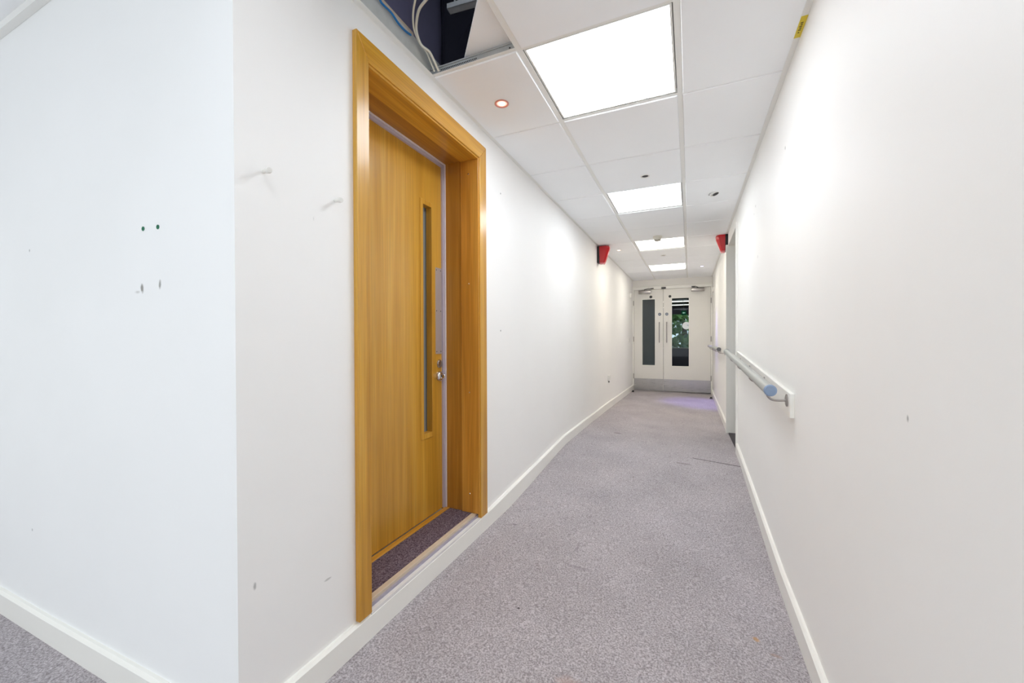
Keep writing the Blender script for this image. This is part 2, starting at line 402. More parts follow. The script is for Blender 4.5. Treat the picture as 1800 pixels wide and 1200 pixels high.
for x0, x1 in ((0.02, XR - 0.02),):
    a = [sm.verts.new((x, y, floor_z(x, y) + 0.0012)) for x, y in ((x0, 3.80), (x1, 3.755), (x1, 3.765), (x0, 3.806))]
    sm.faces.new(a); poly = bmesh.ops.extrude_face_region(sm, geom=sm.faces[:]); bmesh.ops.translate(sm, verts=[v for v in poly['geom'] if isinstance(v, bmesh.types.BMVert)], vec=(0, 0, 0.001))
tag(mesh_obj('trim_1', sm, M['seam']), 'thin dark carpet seam across the top of the ramp', kind='structure')

# ------------------------------------------------------------------ walls
TOPZ = 1.80
def prism(bm, pts, z0, z1): poly_extrude(bm, [(x, y, z0) for x, y in pts], (0, 0, z1 - z0))
bm = bmesh.new(); prism(bm, [(-5.0, Y_NEAR), (XL, Y_NEAR), (XL - 0.10, Y_NEAR + 0.10), (-5.0, Y_NEAR + 0.10)], -1.25, 1.50)
tag(mesh_obj('wall_near', bm, M['wall_n']), 'pale blue-white wall at the left, facing the near room', kind='structure')
DY0, DY1, DZ = 1.085, 1.995, 1.035      # structural opening of the oak door
WT = XL - 0.25
bm = bmesh.new()
prism(bm, [(XL, Y_NEAR), (XL, DY0), (WT, DY0), (WT, Y_NEAR + 0.10), (XL - 0.10, Y_NEAR + 0.10)], -1.25, 1.300)
bbox(bm, WT, XL, DY0, DY1, DZ, 1.300)
bbox(bm, WT, XL, DY0, DY1, -1.25, -1.02)
bbox(bm, WT, XL, DY1, Y_END + 0.12, -1.25, 1.300)
WALL_L = tag(mesh_obj('wall_left', bm, M['wall_l']), 'long off-white corridor wall holding the oak door', kind='structure')
OY0, OY1, OZ = 4.20, 5.13, 1.050        # side opening in the right wall
bm = bmesh.new()
bbox(bm, XR, XR + 0.22, -3.7, OY0, -1.30, TOPZ)
bbox(bm, XR, XR + 0.22, OY0, OY1, OZ, TOPZ)
bbox(bm, XR, XR + 0.22, OY1, Y_END + 0.12, -1.30, TOPZ)
tag(mesh_obj('wall_right', bm, M['wall_r']), 'long off-white wall on the right with the handrail', kind='structure')
# end wall round the double doors
EX0, EX1, EZ = -1.060, 0.372, 0.990
bm = bmesh.new()
bbox(bm, XL, EX0 - 0.012, Y_END, Y_END + 0.12, -1.25, CEIL + .1); bbox(bm, EX1 + .014, XR, Y_END, Y_END + 0.12, -1.25, CEIL + .1)
bbox(bm, EX0 - .012, EX1 + .014, Y_END, Y_END + 0.12, EZ + .045, CEIL + .1)
tag(mesh_obj('wall_end', bm, M['wall_e']), 'short white wall above and beside the double doors', kind='structure')
# near room shell behind the lens
box('wall_side', M['wall_e'], (-5.12, -5.0, -3.7, Y_NEAR + .1, -1.3, 1.5))['kind'] = 'structure'
bm = bmesh.new()
wins = [(-4.65, -3.35), (-3.0, -1.7), (-1.35, -0.05)]  # unseen windows, added and set low to carry the fill light
edges = [-5.0] + [v for p_ in wins for v in p_] + [XR]
for i in range(0, len(edges), 2): bbox(bm, edges[i], edges[i + 1], -3.72, -3.6, -1.3, 1.5)
for a, b_ in wins: bbox(bm, a, b_, -3.72, -3.6, -1.3, -0.95); bbox(bm, a, b_, -3.72, -3.6, 0.9, 1.5)
tag(mesh_obj('wall_back', bm, M['wall_e']), kind='structure')
for k, (a, b_) in enumerate(wins):
    bm = bmesh.new()
    for d in ((a, a + .05, -3.69, -3.63, -.95, .9), (b_ - .05, b_, -3.69, -3.63, -.95, .9), (a + .05, b_ - .05, -3.69, -3.63, -.95, -.90), (a + .05, b_ - .05, -3.69, -3.63, .85, .9), ((a + b_) / 2 - .02, (a + b_) / 2 + .02, -3.69, -3.63, -.90, .85)): bbox(bm, *d)
    wf = tag(mesh_obj('window_%d' % (k + 1), bm, M['gloss']), kind='structure')
    box('pane', M['glass'], (a + .05, b_ - .05, -3.665, -3.655, -.90, .85), wf)

# side room seen as a sliver through the opening on the right
box('floor_side', M['carpet_dark'], (XR, 2.2, OY0 - .5, OY1 + .6, -1.30, -1.075))['kind'] = 'structure'
for d in ((2.2, 2.3, OY0 - .6, OY1 + .7, -1.3, 1.4), (XR + .22, 2.2, OY0 - .6, OY0 - .5, -1.3, 1.4), (XR + .22, 2.2, OY1 + .6, OY1 + .7, -1.3, 1.4)):
    box('wall_side', M['wall_e'], d)['kind'] = 'structure'
box('ceiling_side', M['tile'], (XR + .22, 2.3, OY0 - .6, OY1 + .7, 1.2, 1.3))['kind'] = 'structure'
# white linings of that opening
TR = empty('trim_2', (XR, OY0, -1.1), 'white painted lining round the side opening in the right wall', kind='structure')
box('lining', M['gloss'], (XR - .016, XR + .23, OY0 - .035, OY0 + .002, -1.075, OZ + .002), TR, .003)
box('lining', M['gloss'], (XR - .026, XR + .23, OY1 - .002, OY1 + .035, -1.085, OZ + .002), TR, .003)
box('head_lining', M['gloss'], (XR - .006, XR + .23, OY0 + .002, OY1 - .002, OZ - .012, OZ + .002), TR, .003)

# ------------------------------------------------------------------ skirtings
def skirting(name, path, label):
    """path: list of (x_wall, y_wall, nx, ny, z_bottom, z_top); 18 mm board with a chamfered top edge"""
    bm = bmesh.new(); rings = []
    for (x, y, nx, ny, zb, zt) in path:
        prof = [(0, zb), (.018, zb), (.018, zt - .009), (.009, zt), (0, zt)]
        rings.append([bm.verts.new((x + nx * t, y + ny * t, z)) for t, z in prof])
    for a, b in zip(rings, rings[1:]):
        for k in range(5): bm.faces.new((a[k], a[(k + 1) % 5], b[(k + 1) % 5], b[k]))
    bm.faces.new(rings[0]); bm.faces.new(rings[-1][::-1])
    return tag(mesh_obj(name, bm, M['gloss']), label, kind='structure')
LT = [(0.6, -1.002), (1.1, -1.004), (1.9, -1.001), (2.1, -0.995), (2.4, -0.977), (3.07, -0.937), (3.6, -0.904), (4.28, -0.907), (5.7, -0.916), (7.8, -0.950), (8.6, -0.962)]
ys = [Y_NEAR, .9, 1.2, 1.9, 2.1, 2.35, 2.7, 3.05, 3.4, 3.6, 3.68, 4.28, 4.7, 5.7, 7.2, 8.58]
path = [(XL, y, 1 if i else 1, 0 if i else -1, floor_z(XL, y) - .01, lerp(LT, y)) for i, y in enumerate(ys)]
skirting('baseboard_left', path, 'white skirting along the left wall, bending up with the ramp')
NT = [(-5, -1.045), (-2.6, -1.045), (-1.7, -1.018), (XL, -1.002)]
path = [(x, Y_NEAR, 1 if x == XL else 0, -1, floor_z(x, Y_NEAR) - .01, lerp(NT, x)) for x in (-4.99, -2.8, -2.2, -1.6, XL)]
skirting('baseboard_near', path, 'white skirting under the pale wall at the left')
RT = [(-3.6, -1.094), (1.5, -1.092), (1.77, -1.082), (2.2, -1.078), (2.7, -1.045), (3.3, -1.005), (4.08, -0.965), (4.17, -0.962)]
path = [(XR, y, -1, 0, floor_z(XR, y) - .01, lerp(RT, y)) for y in (-3.59, 0, 1.5, 1.9, 2.2, 2.4, 2.7, 2.95, 3.35, 3.75, 4.08, OY0 - .036)]
skirting('baseboard_right', path, 'white skirting along the near part of the right wall')
path = [(XR, y, -1, 0, floor_z(XR, y) - .01, floor_z(XR, y) + .095) for y in (OY1 + .036, 6.5, 7.5, 8.58)]
skirting('baseboard_far', path, 'white skirting beyond the side opening')

# ------------------------------------------------------------------ ceiling
box('ceiling_near', M['tile'], (-5.12, XR + .1, -3.7, Y_NEAR, 1.268, 1.33))['kind'] = 'structure'
CE = empty('ceiling', (XL, Y_NEAR, CEIL), 'suspended ceiling of white square tiles with one tile out', kind='structure')
YJ = 1.525; GX = [XL, -0.643, -0.043, XR]
rows = [(YJ + .6 * k, YJ + .6 * (k + 1)) for k in range(-1, 12)]
rows = [(max(a, Y_NEAR + .0), min(b, Y_END)) for a, b in rows]; rows[0] = (Y_NEAR + .002, YJ)
rows = [(Y_NEAR + .002, YJ - .6)] + [(YJ - .6, YJ)] + rows[1:]
LIGHT_ROWS = {2, 5, 8, 11}
def tile_mesh(name, x0, x1, y0, y1):
    bm = bmesh.new(); g = .0045
    x0 += g; x1 -= g; y0 += .0035; y1 -= .0035
    z0 = CEIL - .006; s = .003
    lo = [(x0 + s, y0 + s), (x1 - s, y0 + s), (x1 - s, y1 - s), (x0 + s, y1 - s)]
    mi = [(x0, y0), (x1, y0), (x1, y1), (x0, y1)]
    a = [bm.verts.new((x, y, z0)) for x, y in lo]; b = [bm.verts.new((x, y, z0 + s)) for x, y in mi]; c = [bm.verts.new((x, y, z0 + .020)) for x, y in mi]
    bm.faces.new(a); bm.faces.new(c)
    for p, q in ((a, b), (b, c)):
        for k in range(4): bm.faces.new((p[k], p[(k + 1) % 4], q[(k + 1) % 4], q[k]))
    return mesh_obj(name, bm, M['tile'], CE)
W2 = .012
for ri, (a, b) in enumerate(rows):
    for ci in range(3):
        if ci == 1 and ri in LIGHT_ROWS: continue
        if ci == 0 and ri == 1: continue
        if b - a < .05: continue
        e0 = W2 if ci > 0 else .022; e1 = W2 if ci < 2 else .022
        tile_mesh('ceiling_tile', GX[ci] + e0 - .004, GX[ci + 1] - e1 + .004, a + (.001 if ri not in () else 0), b - .001)
for gx in GX[1:3]:
    bm = bmesh.new(); bbox(bm, gx - W2, gx + W2, Y_NEAR + .002, Y_END, CEIL, CEIL + .002); bbox(bm, gx - .0015, gx + .0015, Y_NEAR + .002, Y_END, CEIL + .002, CEIL + .038); bbox(bm, gx - .004, gx + .004, Y_NEAR + .002, Y_END, CEIL + .030, CEIL + .038)
    mesh_obj('main_tee', bm, M['tee'], CE)
for ri, (a, b) in enumerate(rows[1:]):
    for ci in range(3):
        x0, x1 = GX[ci] + (W2 if ci else .003), GX[ci + 1] - (W2 if ci < 2 else .003)
        bm = bmesh.new(); bbox(bm, x0, x1, a - W2, a + W2, CEIL + .0004, CEIL + .0024)
        if abs(a - YJ) < .01 and ci == 0: pass
        else: bbox(bm, x0, x1, a - .0015, a + .0015, CEIL + .0024, CEIL + .030)
        mesh_obj('cross_tee', bm, M['tee'], CE)
for (n_, x0, x1) in (('wall_angle', XL, XL + .024), ('wall_angle', XR - .024, XR)):
    bm = bmesh.new(); bbox(bm, x0, x1, Y_NEAR + .002, Y_END, CEIL - .001, CEIL + .001)
    xx = (x0, x0 + .0015) if x0 == XL else (x1 - .0015, x1)
    bbox(bm, xx[0], xx[1], Y_NEAR + .002, Y_END, CEIL + .001, CEIL + .024); mesh_obj(n_, bm, M['tee'], CE)
bm = bmesh.new(); bbox(bm, XL, XR, Y_END - .024, Y_END - .001, CEIL - .001, CEIL + .001); mesh_obj('wall_angle', bm, M['tee'], CE)
# galvanised side of the cross tee at the open bay, with its slotted web
bm = bmesh.new()
yy = YJ + .004
bbox(bm, XL + .003, GX[1] - .004, yy, yy + .002, CEIL + .003, CEIL + .038); bbox(bm, XL + .003, GX[1] - .004, yy - .004, yy + .006, CEIL + .034, CEIL + .040)
ct = mesh_obj('galvanised_web', bm, M['galv'], CE); ct['label'] = 'bare galvanised tee web at the edge of the open bay'
bm = bmesh.new()
for k in range(22):
    x = -1.03 + k * .0085
    for z in (CEIL + .012, CEIL + .020):
        bbox(bm, x + (.004 if z > CEIL + .015 else 0), x + .005 + (.004 if z > CEIL + .015 else 0), yy - .0012, yy - .0002, z, z + .0045)
lathe(bm, (-.685, yy - .0002, CEIL + .02), (0, -1, 0), [(0, .0012), (.0035, .0012), (.0035, 0)], 10)
s_ = mesh_obj('web_slots', bm, M['black'], CE); s_['kind'] = 'stuff'
# near-room perimeter angle
box('trim_3', M['tee'], (-5.0, XL - .0, Y_NEAR - .024, Y_NEAR - .0005, 1.240, 1.268))['kind'] = 'structure'

# lit ceiling panels
PL = ['largest lit square ceiling panel, nearest, above the oak door', 'second lit ceiling panel, beyond two plain tiles and the dark round fitting',
      'third lit ceiling panel, partly hidden by the smoke detector', 'farthest lit ceiling panel, nearest the double doors']
for k, ri in enumerate(sorted(LIGHT_ROWS)):
    a, b = rows[ri]; cx, cy = (GX[1] + GX[2]) / 2, (a + b) / 2
    t = empty('light_panel', (cx, cy, CEIL + .003), PL[k], 'ceiling light', 'lit square panels along the corridor ceiling')
    f = .284
    bm = bmesh.new()
    for d in ((-f, f, -f, -f + .008), (-f, f, f - .008, f), (-f, -f + .008, -f + .008, f - .008), (f - .008, f, -f + .008, f - .008)): bbox(bm, cx + d[0], cx + d[1], cy + d[2], cy + d[3], CEIL + .0026, CEIL + .012)
    mesh_obj('frame', bm, M['tee'], t)
    box('diffuser', M['panel_on'] if k < 2 else M['panel_warm'], (cx - f + .008, cx + f - .008, cy - f + .008, cy + f - .008, CEIL + .004, CEIL + .010), t)
    box('housing', M['plastic'], (cx - f, cx + f, cy - f, cy + f, CEIL + .013, CEIL + .05), t)
# unseen panels added for light in the near room ceiling; two follow corridor spacing
for x, y, pl in ((-.343, .025, 'lit square panel in line with the corridor, right above the viewpoint'), (-.343, -1.775, 'lit square panel in line with the corridor, behind the viewpoint'), (-3.2, -1.4, 'lit square panel of the near room, far from the corridor')):
    k = M['panel_on'] if y < -1 else M['panel_soft']; t = empty('light_panel', (x, y, 1.26), pl, 'ceiling light', 'panels of the near room')
    box('diffuser', k, (x - .28, x + .28, y - .28, y + .28, 1.256, 1.262), t); box('frame', M['tee'], (x - .3, x + .3, y - .3, y + .3, 1.262, 1.2675), t)

# ------------------------------------------------------------------ ceiling void behind the missing tile
box('void_soffit', M['soffit'], (-1.55, XR, Y_NEAR + .1, Y_END + .1, 1.80, 1.90))['kind'] = 'structure'
bpy.data.objects['void_soffit'].name = 'ceiling_slab'
V = empty('trim_4', (XL, 1.2, 1.30), 'exposed ceiling void with raw plaster, batten and dark membrane', kind='structure')
bm = bmesh.new(); bbox(bm, XL, XL + .0015, Y_NEAR + .01, 2.6, CEIL + .026, 1.298); mesh_obj('plaster_band', bm, M['plaster'], V)
box('batten', M['batten'], (XL - .03, XL - .004, Y_NEAR + .1, 1.412, 1.3005, 1.318), V)
# membrane: wavy upright sheet set back on the wall head
def sheet(name, mat, P0, P1, z0a, z1a, nx, nz, amp, seed, parent, thick=.004):
    bm = bmesh.new(); P0 = Vector(P0); P1 = Vector(P1); d = (P1 - P0); n = Vector((d.y, -d.x, 0)).normalized(); rnd = random.Random(seed)
    ph = [rnd.uniform(0, 6) for _ in range(6)]; g = []
    for s in (0, 1):
        g.append([])
        for i in range(nx + 1):
            u = i / nx; row = []
            for j in range(nz + 1):
                v = j / nz; off = amp * (math.sin(u * 9 + ph[0] + v * 2) + .6 * math.sin(u * 21 + ph[1] - v * 4) + .4 * math.sin(v * 11 + ph[2]))
                p = P0 + d * u + n * (off + s * thick); p.z = z0a + (z1a - z0a) * v; row.append(bm.verts.new(p))
            g[s].append(row)
    for s in (0, 1):
        for i in range(nx):
            for j in range(nz): bm.faces.new((g[s][i][j], g[s][i + 1][j], g[s][i + 1][j + 1], g[s][i][j + 1]))
    per = [(i, 0) for i in range(nx)] + [(nx, j) for j in range(nz)] + [(i, nz) for i in range(nx, 0, -1)] + [(0, j) for j in range(nz, 0, -1)]
    for (a, b), (c, e) in zip(per, per[1:] + per[:1]): bm.faces.new((g[0][a][b], g[0][c][e], g[1][c][e], g[1][a][b]))
    return mesh_obj(name, bm, mat, parent, smooth='all')
sheet('membrane', M['membrane'], (-1.17, .80, 0), (-1.17, 1.86, 0), 1.302, 1.795, 26, 10, .006, 3, V)
bm = bmesh.new()
DUCT = empty('duct', (-.8, 1.9, 1.30), 'black foil wrapped duct inside the open ceiling bay', 'duct')
sheet('foil_wrap', M['blackfoil'], (-1.14, 1.70, 0), (-.30, 1.78, 0), 1.245, 1.78, 30, 14, .007, 5, DUCT)
box('duct_body', M['blackfoil'], (-1.12, -.32, 1.83, 2.5, 1.25, 1.77), DUCT, .02)
# blue cable lying on the plaster band
bm = bmesh.new(); tube(bm, smooth_path([(-1.070, .95, 1.296), (-1.070, 1.10, 1.289), (-1.070, 1.177, 1.285), (-1.070, 1.201, 1.277), (-1.070, 1.252, 1.280), (-1.070, 1.292, 1.269), (-1.070, 1.334, 1.268), (-1.070, 1.372, 1.276)], 5), .0042, 8)
tag(mesh_obj('cable', bm, M['blue'], smooth='all'), 'blue cable along the top of the raw plaster in the open bay', 'cable')
bm = bmesh.new(); tube(bm, smooth_path([(-.90, 1.10, 1.60), (-.93, 1.2, 1.40), (-.948, 1.25, 1.33), (-1.0, 1.30, 1.307), (-1.034, 1.34, 1.302), (-1.056, 1.38, 1.29), (-1.060, 1.42, 1.271), (-1.057, 1.46, 1.262), (-1.049, 1.495, 1.217), (-1.047, 1.508, 1.200)], 5), .0040, 8)
tag(mesh_obj('cable', bm, M['cablew'], smooth='all'), 'thinner left cream cable dangling in the open ceiling bay', 'cable', 'cream cables hanging in the open bay')
bm = bmesh.new(); tube(bm, smooth_path([(-.74, 1.12, 1.55), (-.80, 1.20, 1.36), (-.863, 1.25, 1.299), (-.925, 1.28, 1.302), (-.977, 1.31, 1.311), (-1.014, 1.34, 1.305), (-1.047, 1.38, 1.292), (-1.054, 1.42, 1.264), (-1.035, 1.45, 1.249), (-1.031, 1.47, 1.236), (-1.028, 1.495, 1.213), (-1.026, 1.512, 1.198)], 5), .0054, 8)
tag(mesh_obj('cable', bm, M['cablew'], smooth='all'), 'thicker right cream cable dangling in the open ceiling bay', 'cable', 'cream cables hanging in the open bay')
# metal channel bracket
BR = empty('bracket', (-.89, 1.48, 1.44), 'galvanised channel bracket at the top of the open bay', 'bracket')
bm = bmesh.new()
q0 = Vector((-.968, 1.490, 1.44)); q1 = Vector((-.820, 1.505, 1.44)); dv = (q1 - q0).normalized(); nv = Vector((-dv.y, dv.x, 0))
def along(t, n, z): p = q0 + dv * t + nv * n; return (p.x, p.y, q0.z + z)
L_ = (q1 - q0).length
poly_extrude(bm, [along(0, 0, 0), along(0, .002, 0), along(0, .002, .022), along(0, 0, .022)], dv * L_)
poly_extrude(bm, [along(0, 0, 0), along(0, .035, 0), along(0, .035, .002), along(0, 0, .002)], dv * L_)
poly_extrude(bm, [along(0, .033, 0), along(0, .035, 0), along(0, .035, .022), along(0, .033, .022)], dv * L_)
mesh_obj('channel', bm, M['galv'], BR)
bm = bmesh.new(); tube(bm, [along(.03, .017, .002), along(.03, .017, .36)], .004, 8); tube(bm, [along(.12, .017, .002), along(.12, .017, .36)], .004, 8); mesh_obj('hanger_rod', bm, M['galv'], BR, smooth=True)
# loose tile lying askew over the bay
bm = bmesh.new(); u_ = Vector((.635, -.773, 0)); v_ = Vector((.773, .635, 0)); p0 = Vector((-.904, 1.533, 1.2335)) - u_ * .11
poly_extrude(bm, [p0, p0 + u_ * .595, p0 + u_ * .595 + v_ * .44, p0 + v_ * .44], (0, 0, .015))
tag(mesh_obj('loose_ceiling_tile', bm, M['tile']), 'displaced white ceiling tile lying askew above the open bay', 'ceiling tile')

# ------------------------------------------------------------------ oak door (door_1)
D1 = empty('door_1', (XL, 1.55, -1.0), 'oak veneered door with narrow vision panel and oak surround, deep in the left wall', kind='structure')
FX = XL + .020     # architrave face
ay0, ay0i, ay1i, ay1 = 1.062, 1.122, 1.958, 2.036
zt, zi, zb = 1.086, 1.002, -1.001
def mitre_piece(pts, mat, name='architrave'):
    bm = bmesh.new(); poly_extrude(bm, [(XL, y, z) for y, z in pts], (FX - XL, 0, 0))
    bmesh.ops.bevel(bm, geom=list(bm.edges), offset=.002, segments=1, affect='EDGES')
    return mesh_obj(name, bm, mat, D1)
g = .0006
mitre_piece([(ay0, zb), (ay0i, zb), (ay0i, zi - g), (ay0, zt - g)], M['wood_v'])
mitre_piece([(ay1i, zb), (ay1, zb), (ay1, zt - g), (ay1i, zi - g)], M['wood_v'])
mitre_piece([(ay0 + g, zt), (ay1 - g, zt), (ay1i - g, zi), (ay0i + g, zi)], M['wood_h'])
# front lining (lighter, proud) then the deeper, darker original frame
ly0, ly1, lz = 1.128, 1.948, .993
XF0, XF1 = -1.180, XL + .014
def prism_box(name, mat, d, **k): return box(name, mat, d, D1, .0015)
prism_box('lining', M['wood_jamb'], (XF0, XF1, ly1, DY1, -.976, lz + .02))
prism_box('lining', M['wood_jamb'], (XF0, XF1, DY0, ly0, -.976, lz + .02))
prism_box('lining_head', M['wood_h'], (XF0, XF1, ly0, ly1, lz, lz + .035))
XD = -1.305
prism_box('door_frame', M['wood_frame'], (XD - .05, XF0 - .0005, ly1 + .010, DY1, -.990, lz + .02))
prism_box('door_frame', M['wood_frame'], (XD - .05, XF0 - .0005, DY0, ly0 - .010, -.990, lz + .02))
prism_box('door_frame_head', M['wood_frame_h'], (XD - .05, XF0 - .0005, ly0 - .010, ly1 + .010, lz + .010, lz + .04))
# screw heads on the lining
for z in (.920, .308, -.301, -.870):
    bm = bmesh.new(); lathe(bm, (-1.130, ly1, z), (0, -1, 0), [(0, .0015), (.0035, .0015), (.0045, 0)], 10); mesh_obj('screw', bm, M['chrome'], D1)
# seals
prism_box('seal', M['seal'], (XD - .004, XD + .012, ly1 - .012, ly1 + .010, -.972, lz + .010))
prism_box('seal_lip', M['seal_w'], (XD + .012, XD + .020, ly1 + .002, ly1 + .010, -.972, lz + .010))
prism_box('seal', M['seal'], (XD - .004, XD + .012, ly0, ly1 - .013, lz - .012, lz + .010))
prism_box('seal_lip', M['seal_w'], (XD + .012, XD + .020, ly0, ly1 + .002, lz + .002, lz + .010))
# leaf with a real slot cut for the vision panel
vy0, vy1, vz0, vz1 = 1.762, 1.838, -.512, .722       # sight size
by0, by1, bz0, bz1 = 1.738, 1.852, -.540, .748       # outside of the bead
lt, lb, lfl, lfr = lz - .004, -.972, ly0 - .002, ly1 - .010
LEAF = empty('door_leaf', (XD, 1.55, lb)); LEAF.parent = D1; LEAF.location = Vector((XD, 1.55, lb + H)) - D1.location
bm = bmesh.new()
for d in ((lfl, by0, lb, lt), (by1, lfr, lb, lt), (by0, by1, lb, bz0), (by0, by1, bz1, lt)): bbox(bm, XD - .044, XD, *d)
LEAFM = mesh_obj('veneer_panel', bm, M['wood_leaf'], LEAF)
bm = bmesh.new()
for d in ((by0, vy0, bz0, bz1), (vy1, by1, bz0, bz1), (vy0, vy1, bz0, vz0), (vy0, vy1, vz1, bz1)): bbox(bm, XD - .040, XD + .005, *d, .0015)
mesh_obj('glazing_bead', bm, M['wood_v'], LEAF)
box('pane', M['obscure'], (XD - .038, XD - .032, vy0, vy1, vz0, vz1), LEAF)
box('pane_stripe', M['obscure_l'], (XD - .032, XD - .0315, vy1 - .030, vy1 - .012, vz0, vz1), LEAF)
box('finger_plate', M['steel_plate'], (XD, XD + .0015, 1.877, 1.937, -.085, .402), LEAF)
bm = bmesh.new()
for z in (-.072, .158, .388):
    for y in (1.887, 1.927): lathe(bm, (XD + .0015, y, z), (1, 0, 0), [(0, .0008), (.003, .0008), (.0035, 0)], 8)
mesh_obj('plate_screws', bm, M['darkmetal'], LEAF)
bm = bmesh.new(); lathe(bm, (XD, 1.912, -.142), (1, 0, 0), [(.023, 0), (.023, .004), (.020, .008), (.013, .009), (.012, .006), (0, .006)], 24); o = mesh_obj('lock_rose', bm, M['satin'], LEAF, smooth=True)
bm = bmesh.new(); lathe(bm, (XD, 1.908, -.212), (1, 0, 0), [(.028, 0), (.028, .004), (.026, .012), (.020, .018), (.012, .020), (.012, .012), (0, .012)], 28)
mesh_obj('cylinder_pull', bm, M['chrome'], LEAF, smooth=True)
bm = bmesh.new(); bbox(bm, XD + .012, XD + .040, 1.905, 1.911, -.222, -.202, .002); mesh_obj('thumb_grip', bm, M['chrome'], LEAF)
# sill build-up
SILLT = -.976
prism_box('threshold', M['wood_h'], (-1.300, -1.268, ly0 - .01, ly1 + .01, -1.02, SILLT + .003))
box('threshold_carpet', M['carpet_thr'], (-1.268, -1.120, DY0, DY1, -1.02, SILLT), D1)
prism_box('packing_strip', M['beige'], (-1.120, -1.094, DY0, DY1, -1.02, SILLT - .001))
box('screed_strip', M['mauve'], (-1.094, -1.084, DY0, DY1, -1.02, -.990), D1)
box('filler_strip', M['filler'], (-1.084, XL + .0165, ay0i, ay1i, -1.019, -.9985), D1)
# room behind the oak door (closes the opening)
box('wall_back', M['greywall'], (WT - .06, WT - .03, DY0 - .1, DY1 + .1, -1.2, 1.2))['kind'] = 'structure'

# ------------------------------------------------------------------ double doors (door_2)
YF = Y_END + .010       # leaf face
D2 = empty('door_2', ((EX0 + EX1) / 2, Y_END, -1.08), 'white double doors with two dark glass panels and steel kick plates at the corridor end', kind='structure')
def floorE(x): return floor_z(x, Y_END)
bm = bmesh.new()
bbox(bm, EX0 - .022, EX0, Y_END - .014, Y_END + .10, -1.068, EZ + .055); bbox(bm, EX1, EX1 + .024, Y_END - .014, Y_END + .10, -1.085, EZ + .055)
bbox(bm, EX0, EX1, Y_END - .014, Y_END + .10, EZ, EZ + .055)
mesh_obj('door_frame', bm, M['gloss'], D2)
box('cornice_bead', M['gloss'], (XL + .002, XR - .002, Y_END - .020, Y_END - .0005, EZ + .062, EZ + .078), D2, .003)
MX = -.488; LB = -1.070
def leafE(x0, x1, gx0, gx1, gz0, gz1, lab):
    L = empty('door_leaf', ((x0 + x1) / 2, YF, LB)); L.parent = D2; L.location = Vector(((x0 + x1) / 2, YF, LB + H)) - D2.location; L['label'] = lab
    bm = bmesh.new()
    for d in ((x0, gx0, LB, EZ - .004), (gx1, x1, LB, EZ - .004), (gx0, gx1, LB, gz0), (gx0, gx1, gz1, EZ - .004)): bbox(bm, d[0], d[1], YF, YF + .044, d[2], d[3])
    mesh_obj('panel', bm, M['gloss_door'], L)
    bm = bmesh.new(); w_ = .008
    for d in ((gx0, gx0 + w_, gz0, gz1), (gx1 - w_, gx1, gz0, gz1), (gx0 + w_, gx1 - w_, gz0, gz0 + w_), (gx0 + w_, gx1 - w_, gz1 - w_, gz1)): bbox(bm, d[0], d[1], YF - .003, YF + .047, d[2], d[3])
    mesh_obj('glazing_bead', bm, M['gloss'], L)
    box('pane', M['glass'], (gx0 + w_, gx1 - w_, YF + .019, YF + .025, gz0 + w_, gz1 - w_), L)
    box('kick_plate', M['steel'], (x0 + .003, x1 - .003, YF - .002, YF, LB + .003, -.828), L)
    return L
LA = leafE(EX0 + .003, MX - .003, -.900, -.640, -.560, .796, 'narrower left leaf')
LB_ = leafE(MX + .003, EX1 - .003, -.336, -.010, -.568, .800, 'wider right leaf')
def pull(x, L):
    bm = bmesh.new(); z0, z1 = -.092, .322
    tube(bm, [(x, YF, z0 + .02), (x, YF - .05, z0 + .02)], .007, 10); tube(bm, [(x, YF, z1 - .02), (x, YF - .05, z1 - .02)], .007, 10); tube(bm, [(x, YF - .05, z0), (x, YF - .05, z1)], .0095, 12)
    mesh_obj('pull_handle', bm, M['satin'], L, smooth=True)
pull(-.562, LA); pull(-.424, LB_)
def disc(name, x, z, r, mat, L, t=.002):
    bm = bmesh.new(); lathe(bm, (x, YF, z), (0, -1, 0), [(0, t), (r * .96, t), (r, t * .6), (r, 0)], 24); return mesh_obj(name, bm, mat, L)
for x, L in ((-.558, LA), (-.423, LB_)):
    disc('door_sign', x, .481, .030, M['sign'], L)
    bm = bmesh.new(); bbox(bm, x - .016, x + .016, YF - .0026, YF - .002, .487, .491); bbox(bm, x - .018, x + .018, YF - .0026, YF - .002, .473, .477); mesh_obj('sign_print', bm, M['signw'], L)
disc('black_dot', -.726, .839, .028, M['black'], LA, .008); disc('black_dot', -.364, .834, .026, M['black'], LB_, .008)
def closer(x0, x1, z, xa, L):
    o = box('closer_body', M['satin'], (x0, x1, YF - .045, YF, z - .035, z + .030), L, .004, 2)
    bm = bmesh.new(); xm = (x0 + x1) / 2
    tube(bm, [(xm, YF - .025, z + .030), (xm, YF - .025, z + .045)], .008, 10)
    tube(bm, [(xm, YF - .025, z + .045), (xm + (xa - xm) * .55, YF - .12, z + .052), (xa, YF - .03, z + .058)], .006, 8)
    bbox(bm, xa - .03, xa + .03, YF - .036, YF - .024, z + .050, z + .068)
    mesh_obj('closer_arm', bm, M['darkmetal'], L)
closer(-.965, -.730, .945, -.70, LA); closer(.025, .256, .945, .060, LB_)
box('selector', M['darkmetal'], (-.522, -.440, YF - .05, YF - .024, .984, 1.022), D2, .003)
for x, zz in ((EX0 - .001, .72), (EX0 - .001, -.02), (EX0 - .001, -.78), (EX1 + .001, .72), (EX1 + .001, -.02), (EX1 + .001, -.78)):
    bm = bmesh.new(); tube(bm, [(x, Y_END - .022, zz - .05), (x, Y_END - .022, zz + .05)], .0075, 10); mesh_obj('hinge', bm, M['satin'], D2, smooth=True)
